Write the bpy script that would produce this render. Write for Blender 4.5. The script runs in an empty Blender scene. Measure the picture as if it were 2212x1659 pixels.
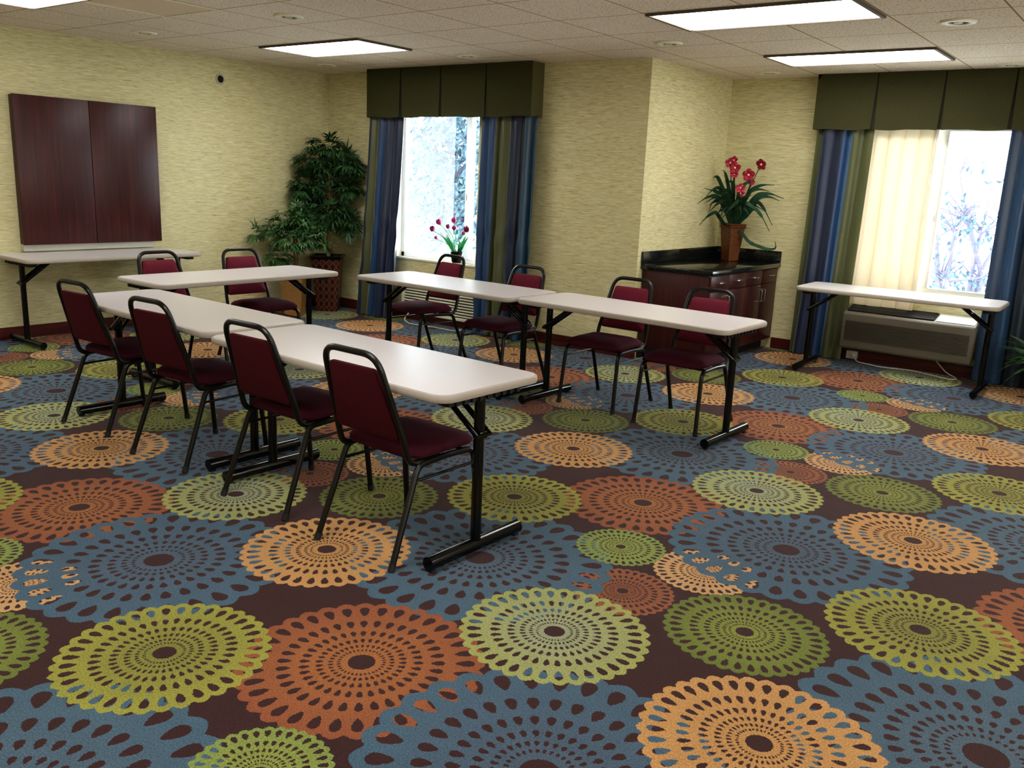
import bpy, bmesh, math, random
from mathutils import Vector, Matrix

random.seed(7)
PI = math.pi
sc = bpy.context.scene
COL = sc.collection

# ------------------------------------------------------------------ room dimensions (metres)
H = 2.519                                   # ceiling
XL, YB, XJ, YC = -7.737, 6.68, -3.744, 8.265  # left wall, back wall, return wall, alcove wall
XR, YF = 3.2, -2.6                          # right wall and wall behind the camera
TT = 0.725                                  # table height


# ------------------------------------------------------------------ colour / node helpers
def lin(c):
    return c / 12.92 if c <= 0.04045 else ((c + 0.055) / 1.055) ** 2.4


def rgb(r, g, b):
    return (lin(r / 255), lin(g / 255), lin(b / 255), 1.0)


def newmat(name):
    m = bpy.data.materials.new(name)
    m.use_nodes = True
    nt = m.node_tree
    return m, nt, nt.nodes['Principled BSDF']


class V:
    """A float socket with operator overloading: builds Math nodes."""
    def __init__(s, nt, sock):
        s.nt, s.s = nt, sock

    def op(s, kind, *args, clamp=False):
        n = s.nt.nodes.new('ShaderNodeMath')
        n.operation = kind
        n.use_clamp = clamp
        for i, a in enumerate((s,) + args):
            if isinstance(a, V):
                s.nt.links.new(a.s, n.inputs[i])
            else:
                n.inputs[i].default_value = a
        return V(s.nt, n.outputs[0])

    def __add__(s, o): return s.op('ADD', o)
    def __sub__(s, o): return s.op('SUBTRACT', o)
    def __mul__(s, o): return s.op('MULTIPLY', o)
    def __truediv__(s, o): return s.op('DIVIDE', o)
    def lt(s, o): return s.op('LESS_THAN', o)
    def gt(s, o): return s.op('GREATER_THAN', o)
    def abs(s): return s.op('ABSOLUTE')


def mixc(nt, fac, a, b, mode='MIX'):
    n = nt.nodes.new('ShaderNodeMix')
    n.data_type = 'RGBA'
    n.blend_type = mode
    for sock, val in ((n.inputs[0], fac), (n.inputs[6], a), (n.inputs[7], b)):
        if isinstance(val, V):
            nt.links.new(val.s, sock)
        elif hasattr(val, 'is_linked'):
            nt.links.new(val, sock)
        else:
            sock.default_value = val
    return n.outputs[2]


def obj_coords(nt, kind='Object'):
    tc = nt.nodes.new('ShaderNodeTexCoord')
    sep = nt.nodes.new('ShaderNodeSeparateXYZ')
    nt.links.new(tc.outputs[kind], sep.inputs[0])
    return tc.outputs[kind], [V(nt, sep.outputs[i]) for i in range(3)]


def noise(nt, vec, scale, detail=2, rough=0.5, dim='3D'):
    n = nt.nodes.new('ShaderNodeTexNoise')
    n.noise_dimensions = dim
    n.inputs['Scale'].default_value = scale
    n.inputs['Detail'].default_value = detail
    n.inputs['Roughness'].default_value = rough
    if vec is not None:
        nt.links.new(vec, n.inputs['Vector'])
    return V(nt, n.outputs[0])


def combine(nt, x, y, z):
    n = nt.nodes.new('ShaderNodeCombineXYZ')
    for i, a in enumerate((x, y, z)):
        if isinstance(a, V):
            nt.links.new(a.s, n.inputs[i])
        else:
            n.inputs[i].default_value = a
    return n.outputs[0]


def ramp(nt, fac, stops, interp='LINEAR'):
    n = nt.nodes.new('ShaderNodeValToRGB')
    cr = n.color_ramp
    cr.interpolation = interp
    while len(cr.elements) < len(stops):
        cr.elements.new(0.5)
    for e, (p, c) in zip(cr.elements, stops):
        e.position = p
        e.color = c
    nt.links.new(fac.s, n.inputs[0])
    return n.outputs[0]


def bump(nt, height, strength, dist, bsdf):
    n = nt.nodes.new('ShaderNodeBump')
    n.inputs['Strength'].default_value = strength
    n.inputs['Distance'].default_value = dist
    nt.links.new(height.s, n.inputs['Height'])
    nt.links.new(n.outputs[0], bsdf.inputs['Normal'])


def plain(name, col, rough=0.5, metal=0.0, spec=0.5, var=0.06, vscale=30, coat=0.0, bumpv=0.0):
    m, nt, b = newmat(name)
    vec, _ = obj_coords(nt)
    n = noise(nt, vec, vscale, 3)
    f = (n - 0.5) * (2 * var) + 1.0
    k = nt.nodes.new('ShaderNodeVectorMath')
    k.operation = 'SCALE'
    k.inputs[0].default_value = col[:3]
    nt.links.new(f.s, k.inputs['Scale'])
    nt.links.new(k.outputs[0], b.inputs['Base Color'])
    b.inputs['Roughness'].default_value = rough
    b.inputs['Metallic'].default_value = metal
    b.inputs['Specular IOR Level'].default_value = spec
    b.inputs['Coat Weight'].default_value = coat
    if bumpv:
        bump(nt, n, bumpv, 0.002, b)
    return m


# ------------------------------------------------------------------ materials
def mat_carpet():
    m, nt, b = newmat('carpet_medallions')
    vec, (X, Y, Z) = obj_coords(nt)
    j1 = noise(nt, vec, 170, 1)
    shift = nt.nodes.new('ShaderNodeVectorMath')
    shift.operation = 'ADD'
    nt.links.new(vec, shift.inputs[0])
    shift.inputs[1].default_value = (31.7, 12.3, 5.0)
    j2 = noise(nt, shift.outputs[0], 170, 1)
    px = X + (j1 - 0.5) * 0.010
    py = Y + (j2 - 0.5) * 0.010
    e1, e2 = (1.866, -0.041), (-0.043, 1.882)
    det = e1[0] * e2[1] - e1[1] * e2[0]
    i11, i12, i21, i22 = e2[1] / det, -e2[0] / det, -e1[1] / det, e1[0] / det
    fine = noise(nt, vec, 190, 2, 0.75)
    soft = noise(nt, vec, 9, 3)
    heather = (fine - 0.5) * 2.1 + (soft - 0.5) * 0.25 + 1.0

    def shade(c, amt=1.0):
        return c

    BR = rgb(57, 32, 31)
    cur = None
    #         name  x       y      R     N   inner colour         outer colour
    motifs = [
        ('U', -1.478, 2.716, .195, 34, rgb(121, 74, 48), rgb(139, 84, 57)),
        ('V', -1.317, 3.090, .205, 34, rgb(184, 141, 94), rgb(188, 148, 103)),
        ('Q', -2.066, 2.575, .535, 30, rgb(77, 93, 106), rgb(69, 94, 110)),
        ('R', -1.843, 1.718, .388, 34, rgb(152, 98, 54), rgb(136, 78, 50)),
        ('P', -2.970, 1.699, .502, 30, rgb(73, 87, 102), rgb(69, 94, 111)),
        ('T', -2.576, 2.207, .340, 36, rgb(174, 130, 78), rgb(184, 138, 85)),
        ('G', -2.345, 1.344, .326, 36, rgb(116, 116, 54), rgb(144, 142, 62)),
        ('L', -1.497, 2.289, .326, 36, rgb(142, 148, 120), rgb(150, 152, 86)),
        ('O', -0.996, 2.737, .282, 36, rgb(129, 134, 60), rgb(99, 110, 47)),
        ('S', -1.696, 3.070, .190, 34, rgb(131, 139, 65), rgb(123, 138, 71)),
    ]
    for name, ox, oy, R, N, cin, cout in motifs:
        dx0, dy0 = px - ox, py - oy
        a1 = dx0 * i11 + dy0 * i12
        a2 = dx0 * i21 + dy0 * i22
        a1 = a1 - a1.op('ROUND')
        a2 = a2 - a2.op('ROUND')
        dx = a1 * e1[0] + a2 * e2[0]
        dy = a1 * e1[1] + a2 * e2[1]
        rn = (dx * dx + dy * dy).op('SQRT') / R
        th = dy.op('ARCTAN2', dx) * (N / (2 * PI)) + 0.23
        edge = (th * PI).op('COSINE').abs() * 0.055 + 0.955
        inside = rn.lt(edge)
        v = rn.op('MAXIMUM', 0.02).op('LOGARITHM', math.e) * (1 / math.log(.735)) - math.log(.842) / math.log(.735)
        t = (v - v.op('ROUND')) * (-1 / .305)      # +1 outer tip, -1 inner tip
        u = th - th.op('ROUND')
        w = u / (t * 0.095 + 0.262)
        dot = (w * w + t * t).lt(1.0) * v.lt(5.5)
        alpha = inside * (dot.op('MULTIPLY', -1.0) + 1.0) * rn.gt(0.112)
        col = mixc(nt, rn, cin, cout)
        cur = mixc(nt, alpha, cur if cur is not None else BR, col)
    k = nt.nodes.new('ShaderNodeVectorMath')
    k.operation = 'SCALE'
    nt.links.new(cur, k.inputs[0])
    nt.links.new(heather.s, k.inputs['Scale'])
    nt.links.new(k.outputs[0], b.inputs['Base Color'])
    b.inputs['Roughness'].default_value = 0.95
    b.inputs['Specular IOR Level'].default_value = 0.15
    b.inputs['Sheen Weight'].default_value = 0.08
    bump(nt, fine, 0.5, 0.004, b)
    return m


def mat_wallpaper():
    m, nt, b = newmat('wallpaper_grass_weave')
    vec, (X, Y, Z) = obj_coords(nt)
    s = X + Y
    w0 = noise(nt, combine(nt, s * 9.0, Z * 30.0, 2.0), 1.0, 1)
    v1 = combine(nt, s * 12.0 + w0 * 1.6, Z * 135.0 + w0 * 0.8, s * 0.7)
    n1 = noise(nt, v1, 1.0, 3, 0.62)
    v2 = combine(nt, s * 5.0, Z * 60.0, 4.0)
    n2 = noise(nt, v2, 1.0, 2, 0.5)
    v3 = combine(nt, s * 1.2, Z * 2.2, 9.0)
    n3 = noise(nt, v3, 1.0, 2, 0.5)
    c = ramp(nt, n1, [(0.27, rgb(156, 138, 88)), (0.37, rgb(198, 186, 136)), (0.5, rgb(210, 202, 156)), (0.72, rgb(226, 221, 182))])
    f = (n2 - 0.5) * 0.35 + (n3 - 0.5) * 0.18 + 0.97
    k = nt.nodes.new('ShaderNodeVectorMath')
    k.operation = 'SCALE'
    nt.links.new(c, k.inputs[0])
    nt.links.new(f.s, k.inputs['Scale'])
    nt.links.new(k.outputs[0], b.inputs['Base Color'])
    b.inputs['Roughness'].default_value = 0.6
    b.inputs['Specular IOR Level'].default_value = 0.3
    bump(nt, n1, 0.15, 0.002, b)
    return m


GX0, GDX, GY0, GDY = -1.61, 0.632, 4.97, 0.622


def mat_ceiling():
    m, nt, b = newmat('ceiling_acoustic_tile')
    vec, (X, Y, Z) = obj_coords(nt)
    gx = (X - GX0) / GDX
    gy = (Y - GY0) / GDY
    fx = (gx - gx.op('ROUND')).abs() * GDX
    fy = (gy - gy.op('ROUND')).abs() * GDY
    line = fx.op('MINIMUM', fy)
    groove = line.lt(0.005)
    lip = line.lt(0.011)
    spk = noise(nt, vec, 75, 3, 0.65)
    pits = spk.lt(0.40)
    tone = noise(nt, combine(nt, gx.op('ROUND'), gy.op('ROUND'), 3.0), 7.3, 0)
    base = mixc(nt, tone, rgb(232, 219, 204), rgb(243, 231, 217))
    c = mixc(nt, pits, base, rgb(160, 140, 118))
    c = mixc(nt, lip, c, rgb(236, 220, 196))
    c = mixc(nt, groove, c, rgb(150, 134, 112))
    nt.links.new(c, b.inputs['Base Color'])
    b.inputs['Roughness'].default_value = 0.95
    b.inputs['Specular IOR Level'].default_value = 0.1
    bump(nt, spk - lip * 0.4, 0.25, 0.004, b)
    return m


def mat_wood(name, c0, c1, c2, rough=0.32, axis='Z', scale=1.0):
    m, nt, b = newmat(name)
    vec, (X, Y, Z) = obj_coords(nt)
    s = 38 * scale
    if axis == 'Z':
        vv = combine(nt, X * s, Y * s, Z * (1.6 * scale))
    else:
        vv = combine(nt, X * (1.6 * scale), Y * (1.6 * scale), Z * s)
    n = noise(nt, vv, 1.0, 4, 0.6)
    n2 = noise(nt, vec, 3.0, 2)
    f = n * 0.75 + n2 * 0.25
    c = ramp(nt, f, [(0.3, c0), (0.5, c1), (0.72, c2)])
    nt.links.new(c, b.inputs['Base Color'])
    b.inputs['Roughness'].default_value = rough
    b.inputs['Specular IOR Level'].default_value = 0.4
    return m


def mat_fabric(name, c0, c1, rough=0.9, sheen=0.25, scale=420):
    m, nt, b = newmat(name)
    vec, _ = obj_coords(nt)
    n = noise(nt, vec, scale, 2, 0.6)
    c = ramp(nt, n, [(0.3, c0), (0.7, c1)])
    nt.links.new(c, b.inputs['Base Color'])
    b.inputs['Roughness'].default_value = rough
    b.inputs['Sheen Weight'].default_value = sheen
    b.inputs['Sheen Tint'].default_value = c1
    b.inputs['Specular IOR Level'].default_value = 0.2
    bump(nt, n, 0.25, 0.001, b)
    return m


def mat_stripes(name, stops):
    """Satin curtain: stripes along the cloth (UV u)."""
    m, nt, b = newmat(name)
    uv, (U, W, Z) = obj_coords(nt, 'UV')
    _, (X, Y, Zo) = obj_coords(nt)
    c = ramp(nt, U, stops, 'CONSTANT')
    slub = noise(nt, combine(nt, U * 6.0, Zo * 220.0, 0.0), 1.0, 2)
    f = (slub - 0.5) * 0.25 + 1.0
    k = nt.nodes.new('ShaderNodeVectorMath')
    k.operation = 'SCALE'
    nt.links.new(c, k.inputs[0])
    nt.links.new(f.s, k.inputs['Scale'])
    nt.links.new(k.outputs[0], b.inputs['Base Color'])
    b.inputs['Roughness'].default_value = 0.38
    b.inputs['Specular IOR Level'].default_value = 0.5
    b.inputs['Sheen Weight'].default_value = 0.25
    return m


def mat_sheer():
    m, nt, b = newmat('sheer_cream')
    vec, (X, Y, Z) = obj_coords(nt)
    n = noise(nt, combine(nt, X * 300, Y * 300, Z * 300), 1.0, 1)
    c = mixc(nt, n, rgb(232, 216, 180), rgb(240, 226, 192))
    nt.links.new(c, b.inputs['Base Color'])
    b.inputs['Roughness'].default_value = 0.8
    tr = nt.nodes.new('ShaderNodeBsdfTranslucent')
    tr.inputs[0].default_value = rgb(210, 196, 172)
    mx = nt.nodes.new('ShaderNodeMixShader')
    mx.inputs[0].default_value = 0.11
    out = nt.nodes['Material Output']
    nt.links.new(b.outputs[0], mx.inputs[1])
    nt.links.new(tr.outputs[0], mx.inputs[2])
    nt.links.new(mx.outputs[0], out.inputs[0])
    return m


def mat_glass(name, haze):
    m, nt, b = newmat(name)
    out = nt.nodes['Material Output']
    tp = nt.nodes.new('ShaderNodeBsdfTransparent')
    tp.inputs[0].default_value = (0.97, 0.99, 1.0, 1)
    gl = nt.nodes.new('ShaderNodeBsdfGlossy')
    gl.inputs['Roughness'].default_value = 0.02
    tl = nt.nodes.new('ShaderNodeBsdfTranslucent')
    tl.inputs[0].default_value = (0.93, 0.97, 1.0, 1)
    vec, _ = obj_coords(nt)
    hz = noise(nt, vec, 6, 2) * (haze * 0.6) + haze * 0.7 if haze else None
    m1 = nt.nodes.new('ShaderNodeMixShader')
    m1.inputs[0].default_value = 0.04
    nt.links.new(tp.outputs[0], m1.inputs[1])
    nt.links.new(gl.outputs[0], m1.inputs[2])
    if haze:
        m2 = nt.nodes.new('ShaderNodeMixShader')
        nt.links.new(hz.s, m2.inputs[0])
        nt.links.new(m1.outputs[0], m2.inputs[1])
        nt.links.new(tl.outputs[0], m2.inputs[2])
        nt.links.new(m2.outputs[0], out.inputs[0])
    else:
        nt.links.new(m1.outputs[0], out.inputs[0])
    nt.nodes.remove(b)
    return m


def mat_emit(name, col, strength):
    m, nt, b = newmat(name)
    vec, _ = obj_coords(nt)
    n = noise(nt, vec, 60, 1)
    s = (n - 0.5) * (0.1 * strength) + strength
    b.inputs['Base Color'].default_value = (0.8, 0.8, 0.8, 1)
    b.inputs['Emission Color'].default_value = col
    nt.links.new(s.s, b.inputs['Emission Strength'])
    return m


def mat_granite():
    m, nt, b = newmat('granite_black')
    vec, _ = obj_coords(nt)
    vo = nt.nodes.new('ShaderNodeTexVoronoi')
    vo.inputs['Scale'].default_value = 70
    nt.links.new(vec, vo.inputs['Vector'])
    d = V(nt, vo.outputs['Distance'])
    fl = d.lt(0.13)
    n = noise(nt, vec, 60, 3)
    base = ramp(nt, n, [(0.35, rgb(12, 13, 13)), (0.7, rgb(38, 40, 38))])
    c = mixc(nt, fl * 0.55, base, rgb(120, 120, 104))
    nt.links.new(c, b.inputs['Base Color'])
    b.inputs['Roughness'].default_value = 0.12
    return m


def mat_leaf(name, c0, c1, rough=0.45):
    m, nt, b = newmat(name)
    vec, _ = obj_coords(nt)
    n = noise(nt, vec, 14, 2)
    c = ramp(nt, n, [(0.35, c0), (0.65, c1)])
    nt.links.new(c, b.inputs['Base Color'])
    b.inputs['Roughness'].default_value = rough
    b.inputs['Specular IOR Level'].default_value = 0.4
    return m


def mat_diamonds():
    """woven red planter with dark lozenges (UV mapped per face)."""
    m, nt, b = newmat('lozenge_woven_red')
    uv, (U, W, Z) = obj_coords(nt, 'UV')
    cu = U * 4.0
    cw = W * 7.0
    a = (cu - cu.op('ROUND')).abs() * 2.0
    c = (cw - cw.op('ROUND')).abs() * 2.0
    s = a + c * 0.85
    dark = s.lt(0.70)
    rim = (s - 0.98).abs().lt(0.07)
    n = noise(nt, combine(nt, U * 90, W * 20, 0), 1.0, 2)
    base = ramp(nt, n, [(0.3, rgb(56, 18, 12)), (0.7, rgb(104, 38, 26))])
    cc = mixc(nt, dark, base, rgb(14, 10, 10))
    cc = mixc(nt, rim, cc, rgb(150, 96, 64))
    nt.links.new(cc, b.inputs['Base Color'])
    b.inputs['Roughness'].default_value = 0.4
    return m


def mat_wicker(name, c0, c1, rough=0.5):
    m, nt, b = newmat(name)
    vec, (X, Y, Z) = obj_coords(nt)
    s = X + Y
    w1 = (Z * 330.0).op('SINE')
    w2 = (s * 120.0).op('SINE')
    n = noise(nt, vec, 60, 2)
    f = w1 * w2 * 0.38 + n * 0.3 + 0.35
    c = ramp(nt, f, [(0.2, c0), (0.8, c1)])
    nt.links.new(c, b.inputs['Base Color'])
    b.inputs['Roughness'].default_value = rough
    bump(nt, f, 0.6, 0.004, b)
    return m


M = {}
M['carpet'] = mat_carpet()
M['wall'] = mat_wallpaper()
M['ceiling'] = mat_ceiling()
M['base'] = mat_wood('baseboard_mahogany', rgb(52, 18, 16), rgb(78, 28, 24), rgb(98, 38, 32), 0.35, 'X')
M['mahog'] = mat_wood('mahogany_panel', rgb(38, 13, 13), rgb(58, 20, 19), rgb(80, 30, 27), 0.38, 'Z')
M['mahog_edge'] = mat_wood('mahogany_edge', rgb(44, 22, 18), rgb(66, 34, 28), rgb(84, 48, 38), 0.4, 'Z')
M['black'] = plain('black_enamel', rgb(6, 6, 7), 0.14, 0.0, 0.45, 0.15)
M['bronze'] = plain('bronze_black_tube', rgb(16, 14, 10), 0.34, 0.0, 0.35, 0.15)
M['rubber'] = plain('rubber_black', rgb(18, 18, 18), 0.7)
M['laminate'] = plain('table_laminate', rgb(216, 210, 208), 0.3, 0, 0.55, 0.02, 200)
M['edge'] = plain('table_edge_vinyl', rgb(172, 162, 150), 0.45, 0, 0.3, 0.05, 60)
M['seat'] = mat_fabric('burgundy_seat_cloth', rgb(48, 10, 22), rgb(74, 18, 36), 0.85, 0.35)
M['backcloth'] = mat_fabric('burgundy_back_cloth', rgb(78, 18, 34), rgb(114, 34, 52), 0.85, 0.3)
M['rearcloth_shaded'] = mat_fabric('burgundy_cloth_rear_shaded', rgb(56, 10, 20), rgb(82, 18, 30), 0.9, 0.15)  # darker copy of the back cloth, shade of the unlit rear face in its colour
M['valance'] = mat_fabric('olive_valance_cloth', rgb(78, 77, 48), rgb(102, 100, 66), 0.8, 0.1, 300)
M['sheer'] = mat_sheer()
M['white'] = plain('white_vinyl', rgb(246, 246, 244), 0.4)
m, nt, b = newmat('white_vinyl_backlit')
vec, _ = obj_coords(nt)
b.inputs['Base Color'].default_value = rgb(246, 247, 248)
tl = nt.nodes.new('ShaderNodeBsdfTranslucent')
tl.inputs[0].default_value = rgb(244, 247, 250)
mx = nt.nodes.new('ShaderNodeMixShader')
nt.links.new((noise(nt, vec, 40, 1) * 0.1 + 0.30).s, mx.inputs[0])
nt.links.new(b.outputs[0], mx.inputs[1])
nt.links.new(tl.outputs[0], mx.inputs[2])
nt.links.new(mx.outputs[0], nt.nodes['Material Output'].inputs[0])
M['vinyl'] = m
M['alu'] = plain('aluminium_frame', rgb(196, 196, 200), 0.35, 0.3)
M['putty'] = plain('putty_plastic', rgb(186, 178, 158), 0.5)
M['cream'] = plain('cream_plastic', rgb(232, 228, 204), 0.5)
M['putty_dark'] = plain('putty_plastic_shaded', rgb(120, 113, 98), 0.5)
M['grille_dark'] = plain('putty_grille_shaded', rgb(82, 75, 63), 0.55)  # shade of the backlit unit put into the casing and grille colours
M['dark'] = plain('dark_cavity', rgb(14, 14, 16), 0.8)
M['silver'] = plain('brushed_nickel', rgb(205, 205, 205), 0.22, 1.0)
M['grey_ledge'] = plain('grey_ledge', rgb(196, 194, 180), 0.5)
M['granite'] = mat_granite()
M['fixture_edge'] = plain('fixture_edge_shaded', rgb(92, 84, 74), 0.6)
M['diffuser'] = mat_emit('light_diffuser', (1.0, 0.985, 0.965, 1), 9.0)
M['glass'] = mat_glass('window_glass', 0.0)
M['glass_hazy'] = mat_glass('window_glass_hazy', 0.05)
M['leaf_dark'] = mat_leaf('leaf_dark_green', rgb(30, 56, 34), rgb(74, 114, 66))
M['leaf_mid'] = mat_leaf('leaf_mid_green', rgb(42, 74, 42), rgb(92, 134, 80))
M['leaf_orchid'] = mat_leaf('leaf_strap_green', rgb(18, 44, 28), rgb(38, 76, 50), 0.8)
M['leaf_tulip'] = mat_leaf('leaf_tulip_green', rgb(40, 150, 90), rgb(90, 190, 120))
M['petal_red'] = mat_leaf('petal_crimson', rgb(120, 12, 36), rgb(176, 34, 62))
M['petal_throat'] = plain('petal_throat', rgb(240, 170, 150), 0.6)
M['petal_magenta'] = mat_leaf('petal_magenta', rgb(120, 10, 70), rgb(190, 40, 120))
M['trunk'] = mat_wicker('bark_brown', rgb(96, 66, 40), rgb(160, 118, 78), 0.7)
M['lozenge'] = mat_diamonds()
M['wicker'] = mat_wicker('wicker_tan', rgb(110, 76, 36), rgb(176, 132, 72))
M['vase'] = mat_wicker('rattan_brown', rgb(46, 22, 8), rgb(124, 70, 26), 0.4)
M['cord'] = plain('cord_grey', rgb(206, 204, 196), 0.5)
M['out_leaf'] = mat_leaf('outdoor_leaf_pale', rgb(44, 74, 74), rgb(78, 112, 112), 0.7)
M['out_leaf2'] = mat_leaf('outdoor_leaf_blue', rgb(36, 56, 70), rgb(70, 100, 118), 0.7)
M['out_bark'] = plain('outdoor_bark', rgb(90, 87, 108), 0.9, 0, 0.2, 0.2)
M['out_ground'] = plain('outdoor_ground', rgb(226, 230, 226), 0.9, 0, 0.2, 0.1, 3)

OL, NV, BL, LB, DK = rgb(78, 82, 46), rgb(14, 31, 62), rgb(27, 63, 102), rgb(64, 108, 150), rgb(12, 18, 34)
TL = rgb(32, 70, 94)
M['stripe_a'] = mat_stripes('satin_stripes_a', [(0, NV), (.07, OL), (.30, BL), (.42, LB), (.52, NV)])
M['stripe_b'] = mat_stripes('satin_stripes_b', [(0, BL), (.10, LB), (.16, BL), (.24, OL), (.5, NV), (.68, DK), (.8, TL)])
M['stripe_c'] = mat_stripes('satin_stripes_c', [(0, OL), (.08, NV), (.48, BL), (.58, LB), (.67, OL)])
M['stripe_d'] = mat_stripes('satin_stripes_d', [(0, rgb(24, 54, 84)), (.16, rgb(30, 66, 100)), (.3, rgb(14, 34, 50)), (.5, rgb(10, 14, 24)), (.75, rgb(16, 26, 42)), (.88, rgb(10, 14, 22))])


# ------------------------------------------------------------------ object helpers
def link(o):
    COL.objects.link(o)
    return o


def obj(name, bm, mats, parent=None, smooth=True, angle=35):
    me = bpy.data.meshes.new(name)
    bmesh.ops.recalc_face_normals(bm, faces=bm.faces)
    bm.to_mesh(me)
    bm.free()
    for mm in (mats if isinstance(mats, (list, tuple)) else [mats]):
        me.materials.append(mm)
    if smooth:
        for p in me.polygons:
            p.use_smooth = True
        try:
            me.set_sharp_from_angle(angle=math.radians(angle))
        except Exception:
            pass
    o = link(bpy.data.objects.new(name, me))
    if parent is not None:
        o.parent = parent
    return o


def thing(name, label, cat, loc=(0, 0, 0), rz=0.0, group=None):
    o = link(bpy.data.objects.new(name, None))
    o.empty_display_size = 0.1
    o.location = loc
    o.rotation_euler = (0, 0, rz)
    tag(o, label, cat, group)
    return o


def tag(o, label, cat, group=None):
    o['label'] = label
    o['category'] = cat
    if group:
        o['group'] = group
    return o


def struct(name, bm, m, parent=None, smooth=False, label=None):
    o = obj(name, bm, m, parent, smooth)
    if parent is None:
        o['kind'] = 'structure'
    if label:
        o['label'] = label
    return o


def dup(root, loc, rz, label, group=None):
    r = root.copy()
    COL.objects.link(r)
    r.location = loc
    r.rotation_euler = (0, 0, rz)
    r['label'] = label
    if group:
        r['group'] = group
    for ch in list(root.children):
        c = ch.copy()
        COL.objects.link(c)
        c.parent = r
        for g in list(ch.children):
            d = g.copy()
            COL.objects.link(d)
            d.parent = c
    return r


def box(bm, x0, x1, y0, y1, z0, z1, bev=0.0, mi=0):
    vs = [bm.verts.new((x, y, z)) for x in (x0, x1) for y in (y0, y1) for z in (z0, z1)]
    fs = []
    for idx in ((0, 1, 3, 2), (4, 6, 7, 5), (0, 4, 5, 1), (2, 3, 7, 6), (0, 2, 6, 4), (1, 5, 7, 3)):
        f = bm.faces.new([vs[i] for i in idx])
        f.material_index = mi
        fs.append(f)
    if bev:
        es = list({e for f in fs for e in f.edges})
        r = bmesh.ops.bevel(bm, geom=es, offset=bev, segments=2, affect='EDGES', profile=0.5)
        for f in r['faces']:
            f.material_index = mi
    return vs


def fillet(pts, rad, n=6):
    pts = [Vector(p) for p in pts]
    out = [pts[0]]
    for i in range(1, len(pts) - 1):
        a, b, c = pts[i - 1], pts[i], pts[i + 1]
        r = rad[i] if isinstance(rad, (list, tuple)) else rad
        d1, d2 = (a - b), (c - b)
        l1, l2 = d1.length, d2.length
        d1.normalize()
        d2.normalize()
        ang = d1.angle(d2)
        t = min(r / max(math.tan(ang / 2), 1e-3), l1 * .49, l2 * .49)
        p0, p1 = b + d1 * t, b + d2 * t
        for k in range(n + 1):
            s = k / n
            out.append(p0 * (1 - s) ** 2 + b * 2 * s * (1 - s) + p1 * s * s)
    out.append(pts[-1])
    return out


def tube(bm, pts, r, n=10, caps=True, radii=None, sx=1.0, mi=0):
    pts = [Vector(p) for p in pts]
    # parallel transport
    t0 = (pts[1] - pts[0]).normalized()
    up = Vector((0, 0, 1)) if abs(t0.z) < 0.9 else Vector((1, 0, 0))
    nrm = t0.cross(up).normalized()
    rings = []
    for i, p in enumerate(pts):
        if i == 0:
            t = t0
        elif i == len(pts) - 1:
            t = (pts[i] - pts[i - 1]).normalized()
        else:
            t = ((pts[i + 1] - pts[i]).normalized() + (pts[i] - pts[i - 1]).normalized())
            t = t.normalized() if t.length > 1e-6 else (pts[i + 1] - pts[i]).normalized()
        nrm = (nrm - t * nrm.dot(t))
        nrm = nrm.normalized() if nrm.length > 1e-6 else t.orthogonal().normalized()
        bi = t.cross(nrm)
        rr = radii[i] if radii else r
        rings.append([bm.verts.new(p + (nrm * math.cos(2 * PI * k / n) * sx + bi * math.sin(2 * PI * k / n)) * rr) for k in range(n)])
    for a, b in zip(rings, rings[1:]):
        for k in range(n):
            f = bm.faces.new((a[k], a[(k + 1) % n], b[(k + 1) % n], b[k]))
            f.material_index = mi
    if caps:
        bm.faces.new(rings[0][::-1]).material_index = mi
        bm.faces.new(rings[-1]).material_index = mi


def lathe(bm, prof, n=24, cx=0, cy=0, mi=0, close=False):
    rings = [[bm.verts.new((cx + r * math.cos(2 * PI * k / n), cy + r * math.sin(2 * PI * k / n), z)) for k in range(n)] for r, z in prof]
    for a, b in zip(rings, rings[1:]):
        for k in range(n):
            bm.faces.new((a[k], a[(k + 1) % n], b[(k + 1) % n], b[k])).material_index = mi
    if close:
        bm.faces.new(rings[0][::-1]).material_index = mi
        bm.faces.new(rings[-1]).material_index = mi
    return rings


def rrect(w, d, r, n=6):
    pts = []
    for cx, cy, a0 in ((w - r, d - r, 0), (-w + r, d - r, 90), (-w + r, -d + r, 180), (w - r, -d + r, 270)):
        for k in range(n + 1):
            a = math.radians(a0 + 90 * k / n)
            pts.append((cx + r * math.cos(a), cy + r * math.sin(a)))
    return pts


def loft(bm, loops, mi=0, cap0=True, cap1=True, mis=None):
    rings = [[bm.verts.new(p) for p in lp] for lp in loops]
    n = len(rings[0])
    for i, (a, b) in enumerate(zip(rings, rings[1:])):
        for k in range(n):
            f = bm.faces.new((a[k], a[(k + 1) % n], b[(k + 1) % n], b[k]))
            f.material_index = mis[i] if mis else mi
    if cap0:
        bm.faces.new(rings[0][::-1]).material_index = mis[0] if mis else mi
    if cap1:
        bm.faces.new(rings[-1]).material_index = mis[-1] if mis else mi
    return rings


# ------------------------------------------------------------------ the setting
def quad_plane(x0, x1, y0, y1, z):
    bm = bmesh.new()
    vs = [bm.verts.new(p) for p in ((x0, y0, z), (x1, y0, z), (x1, y1, z), (x0, y1, z))]
    bm.faces.new(vs)
    return bm


W1 = (-6.66, -5.56, 0.65, 2.13)     # window 1 opening in the back wall: x0 x1 z0 z1
W2 = (-2.42, -1.02, 0.68, 2.10)     # window 2 opening in the alcove wall
TH = 0.16

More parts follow.
